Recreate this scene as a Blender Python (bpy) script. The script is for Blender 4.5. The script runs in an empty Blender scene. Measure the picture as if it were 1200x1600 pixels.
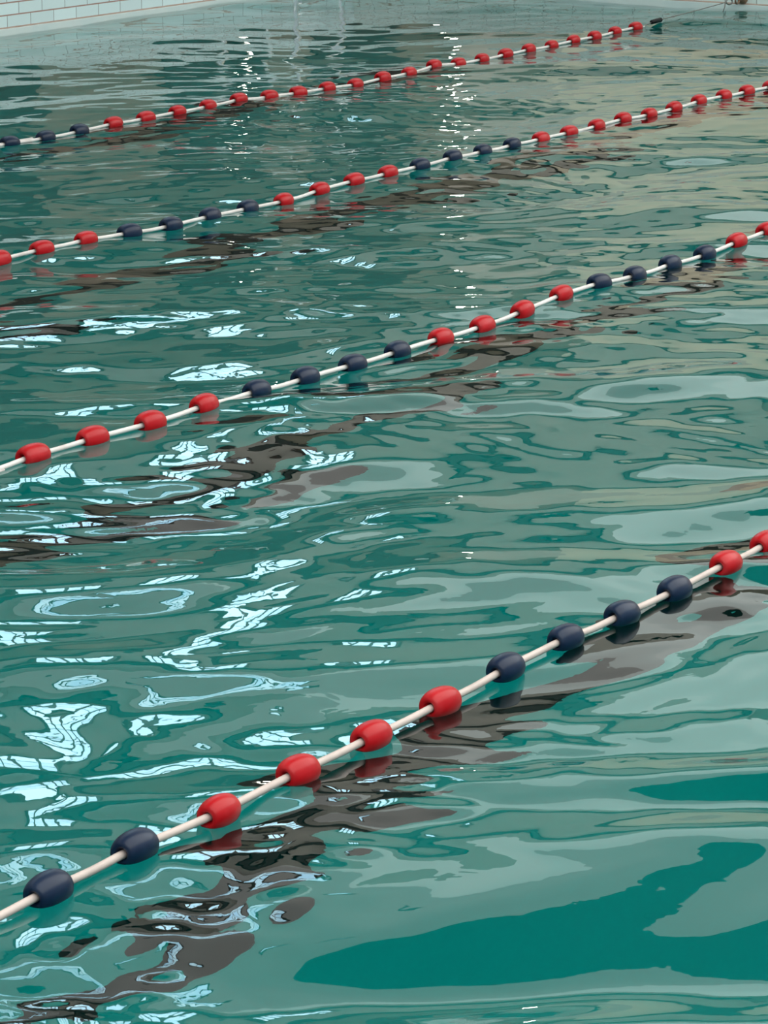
import bpy, bmesh, math, random
import numpy as np
from mathutils import Vector, Matrix
sc = bpy.context.scene
COL = sc.collection
R_ = math.radians
# ------------------------------------------------------------------ camera
cd = bpy.data.cameras.new('camera'); cam = bpy.data.objects.new('camera', cd); COL.objects.link(cam); sc.camera = cam
FW = Vector((0.81983696, 0.51777312, -0.24449611)); RT = Vector((0.53453544, -0.845142, 0.00261805)); UP = Vector((0.20527838, 0.13283821, 0.96964674))
cam.matrix_world = Matrix(((RT.x, UP.x, -FW.x, 0), (RT.y, UP.y, -FW.y, 0), (RT.z, UP.z, -FW.z, 2.2), (0, 0, 0, 1)))
cd.sensor_fit = 'VERTICAL'; cd.sensor_height = 36.0; cd.lens = 5175.4 * 36.0 / 1600.0
cd.clip_end = 300; cd.clip_start = .1
cd.dof.use_dof = True; cd.dof.focus_distance = 10.5; cd.dof.aperture_fstop = 40
# ------------------------------------------------------------------ world, light, exposure
w = bpy.data.worlds.new('world'); sc.world = w; w.use_nodes = True
w.node_tree.nodes['Background'].inputs[0].default_value = (.75, .9, 1.0, 1)
w.node_tree.nodes['Background'].inputs[1].default_value = 0.6
ROOF = 1.0      # glow given to the ceiling panels, added to light the hall
PANE = 6.5       # clear sky seen through the side windows
sc.view_settings.view_transform = 'Standard'; sc.view_settings.look = 'None'
sc.view_settings.exposure = 0.0; sc.view_settings.gamma = 1.0; sc.view_settings.use_curve_mapping = False
sc.cycles.use_denoising = True
sc.cycles.max_bounces = 10; sc.cycles.transmission_bounces = 8; sc.cycles.glossy_bounces = 5; sc.cycles.diffuse_bounces = 3
sc.cycles.sample_clamp_indirect = 6.0

# ------------------------------------------------------------------ helpers
def N(nt, typ, **kw):
    n = nt.nodes.new(typ)
    for k, v in kw.items(): setattr(n, k, v)
    return n
def M(nt, op, a, b=None, c=None):
    n = nt.nodes.new('ShaderNodeMath'); n.operation = op
    for i, v in enumerate((a, b, c)):
        if v is None: continue
        if isinstance(v, (int, float)): n.inputs[i].default_value = v
        else: nt.links.new(v, n.inputs[i])
    return n.outputs[0]
def mixc(nt, f, a, b):
    n = nt.nodes.new('ShaderNodeMix'); n.data_type = 'RGBA'
    for i, v in ((0, f), (6, a), (7, b)):
        if isinstance(v, (int, float)): n.inputs[i].default_value = v
        elif isinstance(v, tuple): n.inputs[i].default_value = (*v, 1)
        else: nt.links.new(v, n.inputs[i])
    return n.outputs[2]
def base_mat(name):
    m = bpy.data.materials.new(name); m.use_nodes = True
    return m, m.node_tree, m.node_tree.nodes['Principled BSDF']
def plastic(name, c1, c2, rough=.35, coat=.0, scale=30, bump=.0, metal=0, lo=.45, hi=.75, spec=.5):
    m, nt, b = base_mat(name)
    tc = N(nt, 'ShaderNodeTexCoord'); no = N(nt, 'ShaderNodeTexNoise'); no.inputs['Scale'].default_value = scale; no.inputs['Detail'].default_value = 5
    nt.links.new(tc.outputs['Object'], no.inputs['Vector'])
    mr = N(nt, 'ShaderNodeMapRange'); mr.inputs[1].default_value = lo; mr.inputs[2].default_value = hi
    nt.links.new(no.outputs['Fac'], mr.inputs[0])
    nt.links.new(mixc(nt, mr.outputs[0], c1, c2), b.inputs['Base Color'])
    b.inputs['Roughness'].default_value = rough; b.inputs['Coat Weight'].default_value = coat; b.inputs['Coat Roughness'].default_value = .12
    b.inputs['Metallic'].default_value = metal; b.inputs['Specular IOR Level'].default_value = spec
    if bump:
        bp = N(nt, 'ShaderNodeBump'); bp.inputs['Strength'].default_value = bump; bp.inputs['Distance'].default_value = .004
        nt.links.new(no.outputs['Fac'], bp.inputs['Height']); nt.links.new(bp.outputs[0], b.inputs['Normal'])
    return m
def emis(name, col, s, col2=None, scale=.6):
    m = bpy.data.materials.new(name); m.use_nodes = True; nt = m.node_tree
    nt.nodes.remove(nt.nodes['Principled BSDF']); e = N(nt, 'ShaderNodeEmission'); e.inputs[1].default_value = s; e.inputs[0].default_value = (*col, 1)
    if col2:
        tc = N(nt, 'ShaderNodeTexCoord'); no = N(nt, 'ShaderNodeTexNoise'); no.inputs['Scale'].default_value = scale; no.inputs['Detail'].default_value = 3
        nt.links.new(tc.outputs['Object'], no.inputs['Vector'])
        mr = N(nt, 'ShaderNodeMapRange'); mr.inputs[1].default_value = .35; mr.inputs[2].default_value = .65
        nt.links.new(no.outputs['Fac'], mr.inputs[0]); nt.links.new(mixc(nt, mr.outputs[0], col, col2), e.inputs[0])
    nt.links.new(e.outputs[0], nt.nodes['Material Output'].inputs[0])
    return m
def tile_mat(name, axis, x0, z0, w_, h_, tile, hg, vg, gw=.004, stagger=True):
    """glazed wall tile; axis = the horizontal world axis of the wall"""
    m, nt, b = base_mat(name)
    tc = N(nt, 'ShaderNodeTexCoord'); sp = N(nt, 'ShaderNodeSeparateXYZ'); nt.links.new(tc.outputs['Object'], sp.inputs[0])
    u = M(nt, 'SUBTRACT', sp.outputs[0 if axis == 'x' else 1], x0); v = M(nt, 'SUBTRACT', sp.outputs[2 if axis != 'floor' else 0], z0)
    vr = M(nt, 'DIVIDE', v, h_); row = M(nt, 'FLOOR', vr); fv = M(nt, 'FRACT', vr)
    ur = M(nt, 'DIVIDE', u, w_)
    if stagger: ur = M(nt, 'ADD', ur, M(nt, 'MULTIPLY', M(nt, 'MODULO', M(nt, 'ADD', row, 100), 2), .5))
    fu = M(nt, 'FRACT', ur); cu = M(nt, 'FLOOR', ur)
    dv = M(nt, 'MULTIPLY', M(nt, 'MINIMUM', fv, M(nt, 'SUBTRACT', 1, fv)), h_)
    du = M(nt, 'MULTIPLY', M(nt, 'MINIMUM', fu, M(nt, 'SUBTRACT', 1, fu)), w_)
    gv = M(nt, 'LESS_THAN', dv, gw); gu = M(nt, 'LESS_THAN', du, gw * .8)
    cb = N(nt, 'ShaderNodeCombineXYZ'); nt.links.new(cu, cb.inputs[0]); nt.links.new(row, cb.inputs[1])
    wn = N(nt, 'ShaderNodeTexWhiteNoise'); wn.noise_dimensions = '2D'; nt.links.new(cb.outputs[0], wn.inputs['Vector'])
    t2 = tuple(c * .9 for c in tile)
    c = mixc(nt, wn.outputs['Value'], tile, t2)
    c = mixc(nt, gu, c, vg); c = mixc(nt, gv, c, hg)
    nt.links.new(c, b.inputs['Base Color']); b.inputs['Roughness'].default_value = .22
    bp = N(nt, 'ShaderNodeBump'); bp.inputs['Strength'].default_value = .4; bp.inputs['Distance'].default_value = .003; bp.invert = True
    nt.links.new(M(nt, 'MAXIMUM', gu, gv), bp.inputs['Height']); nt.links.new(bp.outputs[0], b.inputs['Normal'])
    return m
def obj(name, bm, mat, parent=None, smooth=False):
    me = bpy.data.meshes.new(name); bmesh.ops.recalc_face_normals(bm, faces=bm.faces[:]); bm.to_mesh(me); bm.free()
    if smooth:
        for p in me.polygons: p.use_smooth = True
    if mat: me.materials.append(mat)
    o = bpy.data.objects.new(name, me); COL.objects.link(o)
    if parent: o.parent = parent
    return o
def box(bm, a, b):
    vs = [bm.verts.new((x, y, z)) for x in (a[0], b[0]) for y in (a[1], b[1]) for z in (a[2], b[2])]
    for f in ((0,1,3,2),(4,6,7,5),(0,4,5,1),(2,3,7,6),(0,2,6,4),(1,5,7,3)): bm.faces.new([vs[i] for i in f])
def boxo(name, a, b, mat, parent=None, bevel=0):
    bm = bmesh.new(); box(bm, a, b)
    if bevel: bmesh.ops.bevel(bm, geom=bm.edges[:], offset=bevel, segments=2, affect='EDGES', profile=.5)
    return obj(name, bm, mat, parent)
def struct(o): o['kind'] = 'structure'; return o
def tag(o, label, cat, group=None):
    o['label'] = label; o['category'] = cat
    if group: o['group'] = group
    return o
def empty(name, loc=(0, 0, 0)):
    o = bpy.data.objects.new(name, None); COL.objects.link(o); o.location = loc; o.empty_display_size = .1; return o
def tube(bm, pts, r, seg=12, caps=True):
    pts = [Vector(p) for p in pts]; rings = []
    for i, p in enumerate(pts):
        t = (pts[min(i+1, len(pts)-1)] - pts[max(i-1, 0)]).normalized()
        a = Vector((0, 0, 1)) if abs(t.z) < .9 else Vector((0, 1, 0))
        s = t.cross(a).normalized(); q = s.cross(t)
        rr = r[i] if isinstance(r, (list, tuple)) else r
        rings.append([bm.verts.new(p + s*math.cos(2*math.pi*k/seg)*rr + q*math.sin(2*math.pi*k/seg)*rr) for k in range(seg)])
    for A, B in zip(rings, rings[1:]):
        for k in range(seg): bm.faces.new((A[k], A[(k+1)%seg], B[(k+1)%seg], B[k]))
    if caps: bm.faces.new(rings[0][::-1]); bm.faces.new(rings[-1])
def smooth_path(pts, n=6):
    pts = [Vector(p) for p in pts]; out = []
    for i in range(len(pts)-1):
        p0, p1, p2, p3 = pts[max(i-1, 0)], pts[i], pts[i+1], pts[min(i+2, len(pts)-1)]
        for k in range(n):
            t = k/n; out.append(.5*((2*p1)+(p2-p0)*t+(2*p0-5*p1+4*p2-p3)*t*t+(3*p1-p0-3*p2+p3)*t**3))
    out.append(pts[-1]); return out

# ------------------------------------------------------------------ dimensions
X0, X1, Y0, Y1 = -4.43, 20.57, .42, 13.27          # pool edges
DZ = .40                                            # deck above the water
WX, WY, CZ = 34.0, 15.8, 8.1                        # room's end wall, side wall, ceiling
DEPTH = 2.35
# ------------------------------------------------------------------ materials of the setting
TILE = (.80, .97, .98)
m_tl = tile_mat('glazed_wall_tile_long', 'x', 16.535, .041, .238, .078, TILE, (.42, .25, .20), (.33, .38, .38))
m_te = tile_mat('glazed_wall_tile_end', 'y', 10.00, .041, .238, .078, (.84, .95, .91), (.50, .30, .20), (.36, .40, .38))
m_under = tile_mat('basin_tile', 'x', 16.535, .04, .238, .24, (.60, .84, .82), (.56, .79, .77), (.56, .79, .77), stagger=False)
m_undere = tile_mat('basin_tile_end', 'y', 12.15, .04, .24, .24, (.55, .80, .76), (.25, .38, .36), (.25, .38, .36), stagger=False)
m_floor = plastic('basin_floor', (.42, .78, .76), (.36, .70, .69), .6, scale=.5)
m_line = plastic('dark_lane_tile', (.035, .012, .010), (.02, .01, .008), .5, scale=3)
m_deck = plastic('deck_tile', (.52, .50, .44), (.42, .40, .36), .5, scale=2)
m_lip = plastic('gutter_lip', (.74, .84, .82), (.66, .80, .80), .3, scale=4)
m_sill = plastic('rust_grout', (.52, .40, .33), (.40, .26, .2), .7, scale=9)
m_brown = plastic('brown_timber', (.16, .10, .08), (.10, .065, .05), .6, scale=2)
m_pink = plastic('pinkish_brick', (.22, .135, .12), (.15, .095, .085), .7, scale=1.2)
m_grey = plastic('grey_plaster', (.29, .26, .20), (.21, .19, .15), .8, scale=1.0)
m_brick = plastic('brown_brick', (.32, .27, .21), (.24, .20, .15), .8, scale=1.5)
m_pale = plastic('pale_plaster', (.66, .60, .54), (.56, .53, .48), .8, scale=1.0)
m_dark = plastic('dark_panel', (.03, .03, .025), (.02, .02, .018), .6, scale=1.0)
m_peach = plastic('warm_lit_plaster', (.93, .84, .68), (.86, .78, .64), .8, scale=.7)  # warm light on this stretch of wall is put into its colour
m_roof = emis('glowing_ceiling', (.96, .94, .88), ROOF*1.0, (.84, .84, .80), .35)  # ceiling itself glows, in place of light falling on it
m_roofb = emis('bright_glowing_ceiling', (.88, .95, .90), ROOF*1.8, (.78, .88, .84), .35)  # same ceiling with a stronger glow to brighten the far end
m_roofc = emis('fill_glow_ceiling', (1.0, .99, .95), ROOF*3.2, (.9, .92, .88), .35)  # unseen rows, extra glow added to light tiles and pool floor
m_ceildark = plastic('dark_ceiling_panel', (.035, .045, .04), (.025, .03, .028), .8, scale=.6)  # dark rows added so the ripples mirror a dark zone
m_frost = emis('frosted_glazing', (.95, 1.0, .88), .95, (.75, .86, .78), .5)
m_pane = emis('window_daylight', (.62, .90, 1.0), PANE, (.42, .74, .95), .9)

# ------------------------------------------------------------------ the basin
t = .3
struct(boxo('floor', (X0-t, Y0-t, -DEPTH-t), (X1+t, Y1+t, -DEPTH), m_floor)).name = 'floor_basin'
for i, y in enumerate((2.5, 4.68, 6.80, 8.98, 11.5)):       # dark lane lines on the pool floor
    struct(boxo('trim_lane', (X0+1.5, y-.125, -DEPTH-.002), (X1-1.6, y+.125, -DEPTH+.012), m_line)).name = 'trim_%d' % (20+i)
def wall_set(side, a, b, mat_top, mat_low, red=True):
    struct(boxo('wall_'+side, (a[0], a[1], -DEPTH), (b[0], b[1], .018), mat_low))
    struct(boxo('wall_'+side, (a[0], a[1], .018), (b[0], b[1], DZ), mat_top))
wall_set('left', (X0-t, Y1, 0), (X1+t, Y1+t, 0), m_tl, m_under)
wall_set('end', (X1, Y0-t, 0), (X1+t, Y1, 0), m_te, m_undere)
wall_set('near', (X0-t, Y0-t, 0), (X1, Y0, 0), m_tl, m_under)
wall_set('back', (X0-t, Y0, 0), (X0, Y1, 0), m_te, m_undere)
# white lip the water laps at, under a line of rusty grout
def lip(name, a, b, m=m_lip):
    return struct(boxo(name, a, b, m, bevel=.003))
lip('trim_1', (X0, Y1-.012, -.16), (X1, Y1+.02, .036)); lip('trim_2', (X1-.012, Y0, -.16), (X1+.02, Y1-.012, .036))
lip('trim_3', (X0, Y1-.005, .0362), (X1, Y1+.02, .043), m_sill); lip('trim_4', (X1-.005, Y0, .0362), (X1+.02, Y1-.005, .043), m_sill)
# deck
for i, (a, b) in enumerate((((X0-t, Y1+t), (WX, WY)), ((X1+t, -6), (WX, Y1+t)), ((-9, -6), (X1+t, Y0-t)), ((-9, Y0-t), (X0-t, WY)))):
    struct(boxo('floor', (a[0], a[1], DZ-.3), (b[0], b[1], DZ), m_deck))
# ------------------------------------------------------------------ the hall around it (seen mirrored in the water)
def prism_wall(x0, x1, z0, z1, mat, name, y=WY, th=.2):
    return struct(boxo(name, (x0, y, z0), (x1, y+th, z1), mat))
# side wall: brown plinth, dark bands added for dark reflections, two rows of windows in pale piers
prism_wall(-9, 26.3, DZ, 2.3, m_brick, 'wall_side')
prism_wall(-9, 26.3, 2.3, 2.6, m_dark, 'trim_5', WY-.05)
prism_wall(-9, 28.3, 2.6, 4.0, m_grey, 'wall_side')
prism_wall(28.3, WX, DZ, 1.7, m_pale, 'wall_side')
prism_wall(28.3, WX, 1.7, 4.0, m_peach, 'wall_side')
prism_wall(26.3, 28.3, DZ, 2.6, m_pale, 'wall_side')
prism_wall(-9, WX, 4.0, 4.4, m_dark, 'trim_6', WY-.15)
prism_wall(-9, WX, 4.25, 4.85, m_pale, 'wall_side')
prism_wall(-9, WX, 4.85, 6.75, m_pale, 'wall_side')
prism_wall(-9, WX, 6.75, 7.3, m_dark, 'trim_8', WY-.2)
prism_wall(-9, WX, 7.15, CZ, m_pale, 'trim_9', WY-.2)
for i, x in enumerate((13.5, 16.4, 19.3, 22.4, 24.6)):
    struct(boxo('dark_inset_%d' % (i+1), (x-.75, WY-.03, DZ), (x+.75, WY+.01, 2.25), m_dark))  # no doors known here; dark insets added to darken the reflections
wn = 1
wins = [(x, 5.05, 1.5, 1.45, WY) for x in (17.6, 20.0, 22.3)] + [(24.4, 5.4, 1.1, 1.1, WY)]
for i, (x, z, wd, ht, yy) in enumerate(wins):
    e = empty('window_%d' % wn, (x, yy, z)); struct(e); wn += 1
    bm = bmesh.new(); h = wd/2
    for a, b in (((-h, 0), (-h+.06, ht)), ((h-.06, 0), (h, ht)), ((-h+.06, 0), (h-.06, .05)), ((-h+.06, ht-.06), (h-.06, ht)), ((-.01, .06), (.01, ht-.06)), *[((-h+.06, ht*q), (h-.06, ht*q+.014)) for q in (.3, .64)], *[((h*q-.006, .06), (h*q+.006, ht-.06)) for q in (-.5, .5)]):
        box(bm, (a[0], -.08, a[1]), (b[0], -.001, b[1]))
    obj('window_frame', bm, m_brown, e)
    boxo('glass', (-h+.06, -.03, .06), (h-.06, -.02, ht-.06), m_pane, e)
# end wall
struct(boxo('wall_far', (WX, -6, DZ), (WX+.2, WY, 4.3), m_peach))
struct(boxo('wall_far', (WX, -6, 4.3), (WX+.2, WY, CZ), m_grey))
# roof: ceiling panels set to glow as added light, dark rows for contrast
def roof_rows(y0, y1, x0, x1, mat, name):
    bm = bmesh.new()
    for x in np.arange(-9, WX, 2.15):
        for y in np.arange(-6, WY-.1, 2.18):
            if y0 <= y + 1.09 < y1 and x0 <= x + 1.07 < x1:
                box(bm, (x+.1, y+.12, CZ), (min(x+2.225, WX), min(y+2.275, WY), CZ+.03))
    struct(obj('ceiling', bm, mat)).name = name
roof_rows(9.2, WY+1, -10, 22.5, m_roof, 'ceiling_glow')
roof_rows(9.2, WY+1, 22.5, WX+2, m_roofb, 'ceiling_glow')
roof_rows(4.9, 9.2, -10, WX+2, m_ceildark, 'ceiling_panel')
roof_rows(-7, 4.9, -10, WX+2, m_roofc, 'ceiling_glow')
bm = bmesh.new(); box(bm, (-9, -6, CZ+.05), (WX, WY, CZ+.12))
struct(obj('ceiling', bm, m_brown)).name = 'ceiling_deck'
# square skylights set in the roof near the side wall
for k, (x, y) in enumerate(((15.6, 14.2), (17.9, 14.2), (20.2, 14.2), (15.8, 11.6))):
    e = empty('window_%d' % wn, (x, y, CZ)); struct(e); wn += 1
    bm = bmesh.new()
    for a, b in (((-.8, -.55), (.8, -.5)), ((-.8, .5), (.8, .55)), ((-.8, -.5), (-.75, .5)), ((.75, -.5), (.8, .5)), *[((q-.008, -.5), (q+.008, .5)) for q in (-.37, 0, .37)], ((-.75, -.01), (.75, .01))):
        box(bm, (a[0], a[1], -.06), (b[0], b[1], .0))
    obj('window_frame', bm, m_brown, e)
    boxo('glass', (-.75, -.5, -.03), (.75, .5, -.02), m_pane, e)
# ------------------------------------------------------------------ water
def water():
    xs = np.concatenate([np.arange(X0-.005, 3.4, .08), np.arange(3.4, 12.0, .016), np.linspace(12.0, X1+.005, 391)])
    ys = np.concatenate([np.arange(Y0-.005, 1.6, .06), np.arange(1.6, 8.5, .018), np.linspace(8.5, Y1+.005, 220)])
    nx, ny = len(xs), len(ys)
    X, Y = np.meshgrid(xs, ys, indexing='ij')
    X = X.astype(np.float32); Y = Y.astype(np.float32)
    rng = np.random.default_rng(11)
    def field(n, l0, l1, slope, ang=None, spread=math.pi):
        h = np.zeros_like(X)
        for i in range(n):
            L = math.exp(rng.uniform(math.log(l0), math.log(l1)))
            th = rng.uniform(-math.pi, math.pi) if ang is None else ang + rng.normal()*spread
            k = 2*math.pi/L; ph = rng.uniform(0, 6.283)
            h += np.cos(k*(xw*math.cos(th)+yw*math.sin(th))+ph) * (slope*math.sqrt(2/n)/k)
        return h
    # slow warp so crests bend
    xw, yw = X, Y
    wx = field(14, 1.2, 4.0, .22); wy = field(14, 1.2, 4.0, .22)
    xw, yw = X + wx, Y + wy
    big = field(24, .9, 2.4, .036, math.radians(64), .45)
    mid = field(44, .38, .9, .048, math.radians(62), .48)
    sml = field(50, .18, .38, .027, math.radians(55), .8)
    tiny = field(36, .09, .18, .012, math.radians(50), 1.0)
    xw, yw = X, Y
    patch = field(10, 2.5, 7.0, 1.0); patch = patch/np.abs(patch).max()
    calm = np.clip((Y-11.2)/1.6, 0, 1)                       # sheltered water beside the left wall
    rough = np.clip(.85 + .55*patch, .35, 1.5)
    swell = np.clip((3.3-Y)/1.0, 0, 1)                       # broad smooth swell in the nearest lane
    rough = rough*(1-.6*swell) + .45*np.exp(-((Y-3.3)/.3)**2)
    tiny = tiny*(1 + 1.6*np.exp(-((Y-3.3)/.28)**2) + 1.0*np.exp(-((Y-5.4)/.4)**2))
    chop = np.exp(-(((X-14.6)/2.4)**2 + ((Y-9.0)/1.5)**2))   # choppy spot
    tiny = tiny*(1+2.6*chop)
    mid = mid*(1+.75*swell); big = big*(1-.25*swell)
    far = np.clip((Y-4.8)/2.0, 0, 1)                         # shorter ripples towards the far lanes
    mid = mid*(1-.28*far); big = big*(1-.25*far); sml = sml*(1+.25*far); tiny = tiny*(1+.8*far)
    Z = big*(1-.3*calm) + mid*(1-.45*calm) + sml*rough*(1-.7*calm) + tiny*rough*(1-.8*calm)*.9
    Z -= Z.mean()
    me = bpy.data.meshes.new('water')
    nb = nx*ny
    co = np.stack([X.ravel(), Y.ravel(), Z.ravel()], 1)
    # skirt and bottom
    i, j = np.meshgrid(np.arange(nx-1), np.arange(ny-1), indexing='ij')
    a = (i*ny+j).ravel(); top = np.stack([a, a+ny, a+ny+1, a+1], 1)
    loop = [(k, 0) for k in range(nx)] + [(nx-1, k) for k in range(1, ny)] + [(k, ny-1) for k in range(nx-2, -1, -1)] + [(0, k) for k in range(ny-2, 0, -1)]
    idx = np.array([p*ny+q for p, q in loop]); low = co[idx].copy(); low[:, 2] = -DEPTH-.005
    co = np.concatenate([co, low]); nl = len(idx); li = nb + np.arange(nl)
    sk = np.stack([idx, li, np.roll(li, -1), np.roll(idx, -1)], 1)
    quads = np.concatenate([top, sk])
    nq = len(quads)
    me.vertices.add(len(co)); me.vertices.foreach_set('co', co.astype(np.float32).ravel())
    me.loops.add(nq*4+nl); me.loops.foreach_set('vertex_index', np.concatenate([quads.ravel(), li[::-1]]).astype(np.int32))
    me.polygons.add(nq+1)
    me.polygons.foreach_set('loop_start', np.concatenate([np.arange(nq)*4, [nq*4]]).astype(np.int32))
    try: me.polygons.foreach_set('loop_total', np.concatenate([np.full(nq, 4), [nl]]).astype(np.int32))
    except Exception: pass
    sm = np.zeros(nq+1, dtype=bool); sm[:len(top)] = True
    me.update(calc_edges=True)
    me.polygons.foreach_set('use_smooth', sm)
    me.validate()
    o = bpy.data.objects.new('water', me); COL.objects.link(o)
    m = bpy.data.materials.new('pool_water'); m.use_nodes = True; nt = m.node_tree; nt.nodes.remove(nt.nodes['Principled BSDF'])
    g = N(nt, 'ShaderNodeBsdfGlass'); g.inputs['IOR'].default_value = 1.333; g.inputs['Roughness'].default_value = 0
    tc = N(nt, 'ShaderNodeTexCoord'); no = N(nt, 'ShaderNodeTexNoise'); no.inputs['Scale'].default_value = 9; no.inputs['Detail'].default_value = 2; no.inputs['Distortion'].default_value = .6
    bp = N(nt, 'ShaderNodeBump'); bp.inputs['Strength'].default_value = 1; bp.inputs['Distance'].default_value = .0004
    nt.links.new(tc.outputs['Object'], no.inputs['Vector']); nt.links.new(no.outputs['Fac'], bp.inputs['Height']); nt.links.new(bp.outputs[0], g.inputs['Normal'])
    va = N(nt, 'ShaderNodeVolumeAbsorption'); va.inputs['Color'].default_value = (0.0, .812, .80, 1); va.inputs['Density'].default_value = 1.0
    out = nt.nodes['Material Output']; nt.links.new(g.outputs[0], out.inputs[0]); nt.links.new(va.outputs[0], out.inputs[1])
    me.materials.append(m)
    tag(o, 'rippling green water filling the pool, mirroring roof and windows', 'water'); o['kind'] = 'stuff'
    return o, (xs, ys, Z)
water_obj, (WXS, WYS, WZ) = water()
def wz(x, y):
    i = min(np.searchsorted(WXS, x), len(WXS)-1); j = min(np.searchsorted(WYS, y), len(WYS)-1); return float(WZ[i, j])

# ------------------------------------------------------------------ lane ropes
m_red = plastic('red_float_plastic', (.43, .003, .007), (.52, .025, .03), .36, .08, scale=16, bump=.12, lo=.5, hi=.8, spec=.25)
m_navy = plastic('navy_float_plastic', (.003, .014, .042), (.010, .028, .064), .4, .12, scale=18, bump=.15, lo=.52, hi=.8, spec=.25)
m_rope = plastic('white_rope_sleeve', (.80, .76, .72), (.66, .60, .56), .45, scale=12)
m_rope1 = plastic('shaded_rope_sleeve', (.62, .52, .47), (.50, .42, .38), .5, scale=12)  # dimmer light on the front rope is put into this darker tone
m_cable = plastic('steel_cable', (.25, .25, .23), (.16, .15, .14), .4, metal=.7, scale=60)
m_black = plastic('black_sleeve', (.006, .006, .008), (.012, .012, .012), .5, scale=20, spec=.2)
m_brass = plastic('tarnished_brass', (.32, .20, .13), (.18, .10, .07), .4, metal=.6, scale=40)
m_chrome = plastic('chrome_rail', (.95, .95, .93), (.9, .9, .88), .22, metal=1, scale=5)
def float_mesh(seed, mat):
    rnd = random.Random(seed)
    half = [(-.032, .0105), (-.043, .0130), (-.0490, .0175), (-.0508, .0225), (-.0500, .0275), (-.0470, .0322), (-.0420, .0362), (-.035, .0396), (-.026, .0424), (-.016, .0442), (-.006, .0450)]
    prof = half + [(-x, r) for x, r in half[::-1]]
    prof = [(x*.93, r*(.79 if r > .014 else .85)) for x, r in prof]
    seg = 48; bm = bmesh.new(); rings = []
    p1, p2 = rnd.uniform(0, 6.28), rnd.uniform(0, 6.28)
    for x, r in prof:
        ring = []
        for k in range(seg):
            a = 2*math.pi*k/seg
            rr = r*(1 + .02*math.cos(2*a+p1) + .006*math.cos(5*a+p2)) if r > .02 else r
            ring.append(bm.verts.new((x, math.cos(a)*rr, math.sin(a)*rr)))
        rings.append(ring)
    rings.append(rings[0])
    for A, B in zip(rings, rings[1:]):
        for k in range(seg): bm.faces.new((A[k], A[(k+1)%seg], B[(k+1)%seg], B[k]))
    bmesh.ops.recalc_face_normals(bm, faces=bm.faces[:])
    me = bpy.data.meshes.new('float'); bm.to_mesh(me); bm.free(); me.materials.append(mat)
    for p in me.polygons: p.use_smooth = True
    return me
FM = {c: [float_mesh(s*7+ord(c), m) for s in range(4)] for c, m in (('R', m_red), ('N', m_navy))}
FL0 = [(4.548,3.604), (4.812,3.601), (5.090,3.600), (5.379,3.604), (5.669,3.611), (5.959,3.615), (6.247,3.617), (6.520,3.614), (6.775,3.602), (7.038,3.597), (7.303,3.589), (7.578,3.611)]
FL1 = [(7.304,5.807), (7.587,5.808), (7.847,5.788), (8.140,5.798), (8.431,5.801), (8.703,5.798), (8.968,5.787), (9.256,5.794), (9.536,5.794), (9.814,5.793), (10.089,5.791), (10.396,5.805), (10.667,5.796), (10.919,5.781), (11.242,5.800), (11.525,5.795), (11.826,5.806), (12.121,5.816)]
FL2 = [(9.900,8.019), (10.149,8.002), (10.413,7.986), (10.685,7.972), (10.934,7.945), (11.199,7.936), (11.526,7.971), (11.818,7.983), (12.120,7.996), (12.397,7.993), (12.681,7.993), (12.934,7.978), (13.195,7.960), (13.457,7.952), (13.744,7.958), (14.037,7.966), (14.297,7.954), (14.605,7.968), (14.918,7.987), (15.173,7.971), (15.478,7.985), (15.792,7.999), (16.091,8.001), (16.339,7.986), (16.62,7.982)]
FL3 = [(12.552,10.078), (12.811,10.061), (13.091,10.067), (13.379,10.072), (13.631,10.054), (13.907,10.055), (14.166,10.044), (14.477,10.064), (14.727,10.037), (14.977,10.018), (15.209,9.982), (15.493,9.981), (15.808,10.000), (16.048,9.975), (16.399,10.023), (16.674,10.025), (16.982,10.046), (17.299,10.069), (17.561,10.059), (17.859,10.068), (18.161,10.083), (18.435,10.083), (18.747,10.106), (19.031,10.110)]
ROPES = [
    (FL0, 'NNRRRRNNNNRR', 'NR', 'RRN', .016, 'nearest lane rope, six red and six dark blue floats, crossing the lower half'),
    (FL1, 'RRRRNNNNRRRRNNNNRR', 'NN', 'RRN', .010, 'second lane rope from the camera, its reds and dark blues alternating by fours'),
    (FL2, 'RRRNNNNRRRRNNNN' + 'R'*10, 'RN', 'RR', .009, 'third lane rope from the camera, long red run at right after dark blue floats'),
    (FL3, 'NNN' + 'R'*21, 'NR', '', .007, 'farthest lane rope, mostly red floats, clipped by a thin cable to the pool end')]
rnd = random.Random(5)
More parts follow.
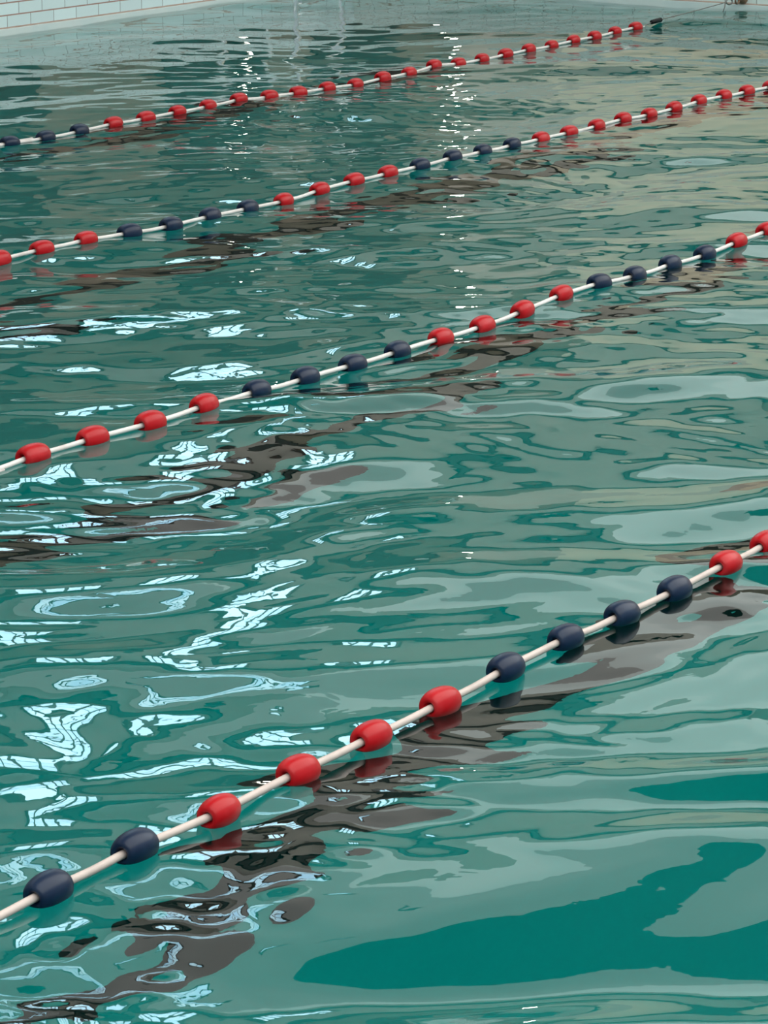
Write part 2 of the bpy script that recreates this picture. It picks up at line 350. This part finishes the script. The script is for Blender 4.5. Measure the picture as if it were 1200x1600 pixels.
for ri, (fl, cs, pre, post, zc, label) in enumerate(ROPES):
    root = empty('lane_rope', (fl[0][0], fl[0][1], zc)); tag(root, label, 'lane rope', 'lane ropes across the pool')
    pos = [(x, y) for x, y in fl]; cs = list(cs)
    for c in pre: pos.insert(0, (pos[0][0]-.278, pos[0][1]+rnd.uniform(-.01, .01))); cs.insert(0, c)
    for c in post: pos.append((pos[-1][0]+.278, pos[-1][1]+rnd.uniform(-.01, .01))); cs.append(c)
    P = [Vector((x, y, zc + .75*wz(x, y) + rnd.uniform(-.002, .002))) for x, y in pos]
    o0 = root.location
    for k, p in enumerate(P):
        me = FM[cs[k]][rnd.randrange(4)]
        o = bpy.data.objects.new('float', me); COL.objects.link(o); o.parent = root
        d = P[min(k+1, len(P)-1)] - P[max(k-1, 0)]
        o.location = p - o0
        o.rotation_euler = (rnd.uniform(0, 6.28), -math.atan2(d.z, d.xy.length) + rnd.uniform(-.04, .04), math.atan2(d.y, d.x) + rnd.uniform(-.05, .05))
        s = rnd.uniform(.97, 1.04) * (1.0 if ri == 0 else 1.06); o.scale = (s, s, s)
        o['label'] = 'red float' if cs[k] == 'R' else 'dark blue float'
    # rope: runs from the near wall side to the end of the string
    path = []
    if ri == 3:
        end = Vector((19.13, 10.10, zc+.002)); tail = [end]
    else:
        tail = [P[-1] + Vector((.4, 0, -.004)), Vector((X1-.6, P[-1].y, .01)), Vector((X1-.03, P[-1].y, .055))]
    head = [Vector((X0+.03, P[0].y, .055)), Vector((X0+.8, P[0].y, .01)), P[0] - Vector((.4, 0, .004))]
    mid = []
    for k, p in enumerate(P):
        mid.append(p)
        if k < len(P)-1:
            q = (p+P[k+1])/2; q.z += rnd.uniform(-.004, .001); mid.append(q)
    path = [q - o0 for q in smooth_path(head + mid + tail, 4)]
    bm = bmesh.new(); tube(bm, path, .0085 if ri == 0 else .008, 12)
    obj('rope', bm, m_rope1 if ri == 0 else m_rope, root, True)
    if ri == 3:
        A = Vector((19.30, 10.095, .032)); B = Vector((20.33, 10.11, .070))
        bm = bmesh.new(); tube(bm, [q-o0 for q in smooth_path([end-Vector((.05, 0, 0)), A, (A+B)/2+Vector((0, 0, -.002)), B], 5)], .0035, 8)
        obj('cable', bm, m_cable, root, True)
        bm = bmesh.new(); d = (B-A).normalized()
        tube(bm, [A-d*.085-o0, A-d*.078-o0, A+d*.05-o0, A+d*.058-o0], [.009, .015, .015, .008], 14)
        obj('cable_sleeve', bm, m_black, root, True)['label'] = 'black plastic sleeve'
        # shackle at the end of the cable
        bm = bmesh.new()
        ring = [Vector((B.x+.045+.045*math.cos(a), B.y+.004*math.sin(a), B.z+.018*math.sin(a)))-o0 for a in np.linspace(0, 2*math.pi, 19)]
        tube(bm, ring, .0055, 8, False)
        tube(bm, [B+Vector((-.01, 0, .012))-o0, B+Vector((-.02, 0, -.03))-o0, B+Vector((-.045, .005, -.075))-o0], .004, 8)
        obj('shackle', bm, m_cable, root, True)
# hook plate the far rope is clipped to
hook = empty('wall_hook', (X1, 10.10, .075)); tag(hook, 'small brown metal hook plate on the white end wall holding the far rope', 'wall hook')
bm = bmesh.new(); tube(bm, [(-.004, 0, 0), (-.012, 0, 0), (-.030, 0, 0), (-.034, 0, 0)], [.036, .036, .030, .018], 24); obj('plate', bm, m_brass, hook, True)
bm = bmesh.new(); tube(bm, [(-.03, 0, 0), (-.07, 0, -.002)], .010, 10)
tube(bm, [Vector((-.095+.028*math.cos(a), 0, -.004+.022*math.sin(a))) for a in np.linspace(0, 2*math.pi, 17)], .007, 8, False); obj('eye_bolt', bm, m_brass, hook, True)

# ------------------------------------------------------------------ ladder on the left wall
lx = 19.58; ly = Y1-.15
lad = empty('pool_ladder', (lx+.295, ly, 0)); tag(lad, 'chrome pool ladder standing in the water at the far wall', 'ladder')
for s in (-.295, .295):
    pts = [(s, 0, -1.3), (s, 0, -.6), (s, 0, .1), (s, 0, .85), (s, .06, 1.02), (s, .2, 1.1), (s, .42, 1.1), (s, .58, 1.02), (s, .64, .85), (s, .64, DZ)]
    bm = bmesh.new(); tube(bm, smooth_path(pts, 5), .024, 16); obj('rail', bm, m_chrome, lad, True)
for z in (-1.15, -.85, -.55, -.25, .05):
    boxo('step', (-.28, -.045, z-.015), (.28, .045, z+.015), m_chrome, lad, .006)
# ------------------------------------------------------------------ lamps on the side wall whose glints dance on the far water
def wall_lamp(x, z, s, label, size):
    l = empty('wall_lamp', (x, WY-.02, z)); tag(l, label, 'lamp')
    boxo('housing', (-size-.04, -.10, -size-.04), (size+.04, 0.0, size+.04), m_dark, l, .01)
    boxo('lens', (-size, -.125, -size), (size, -.1005, size), emis('lamp_lens', (1.0, .95, .82), s), l, .008)
wall_lamp(26.0, 1.7, 90, 'square wall lamp low on the side wall, mirrored as warm glints', .06)
wall_lamp(22.6, 1.2, 38, 'square wall lamp beside the ladder, mirrored as one white curl', .032)
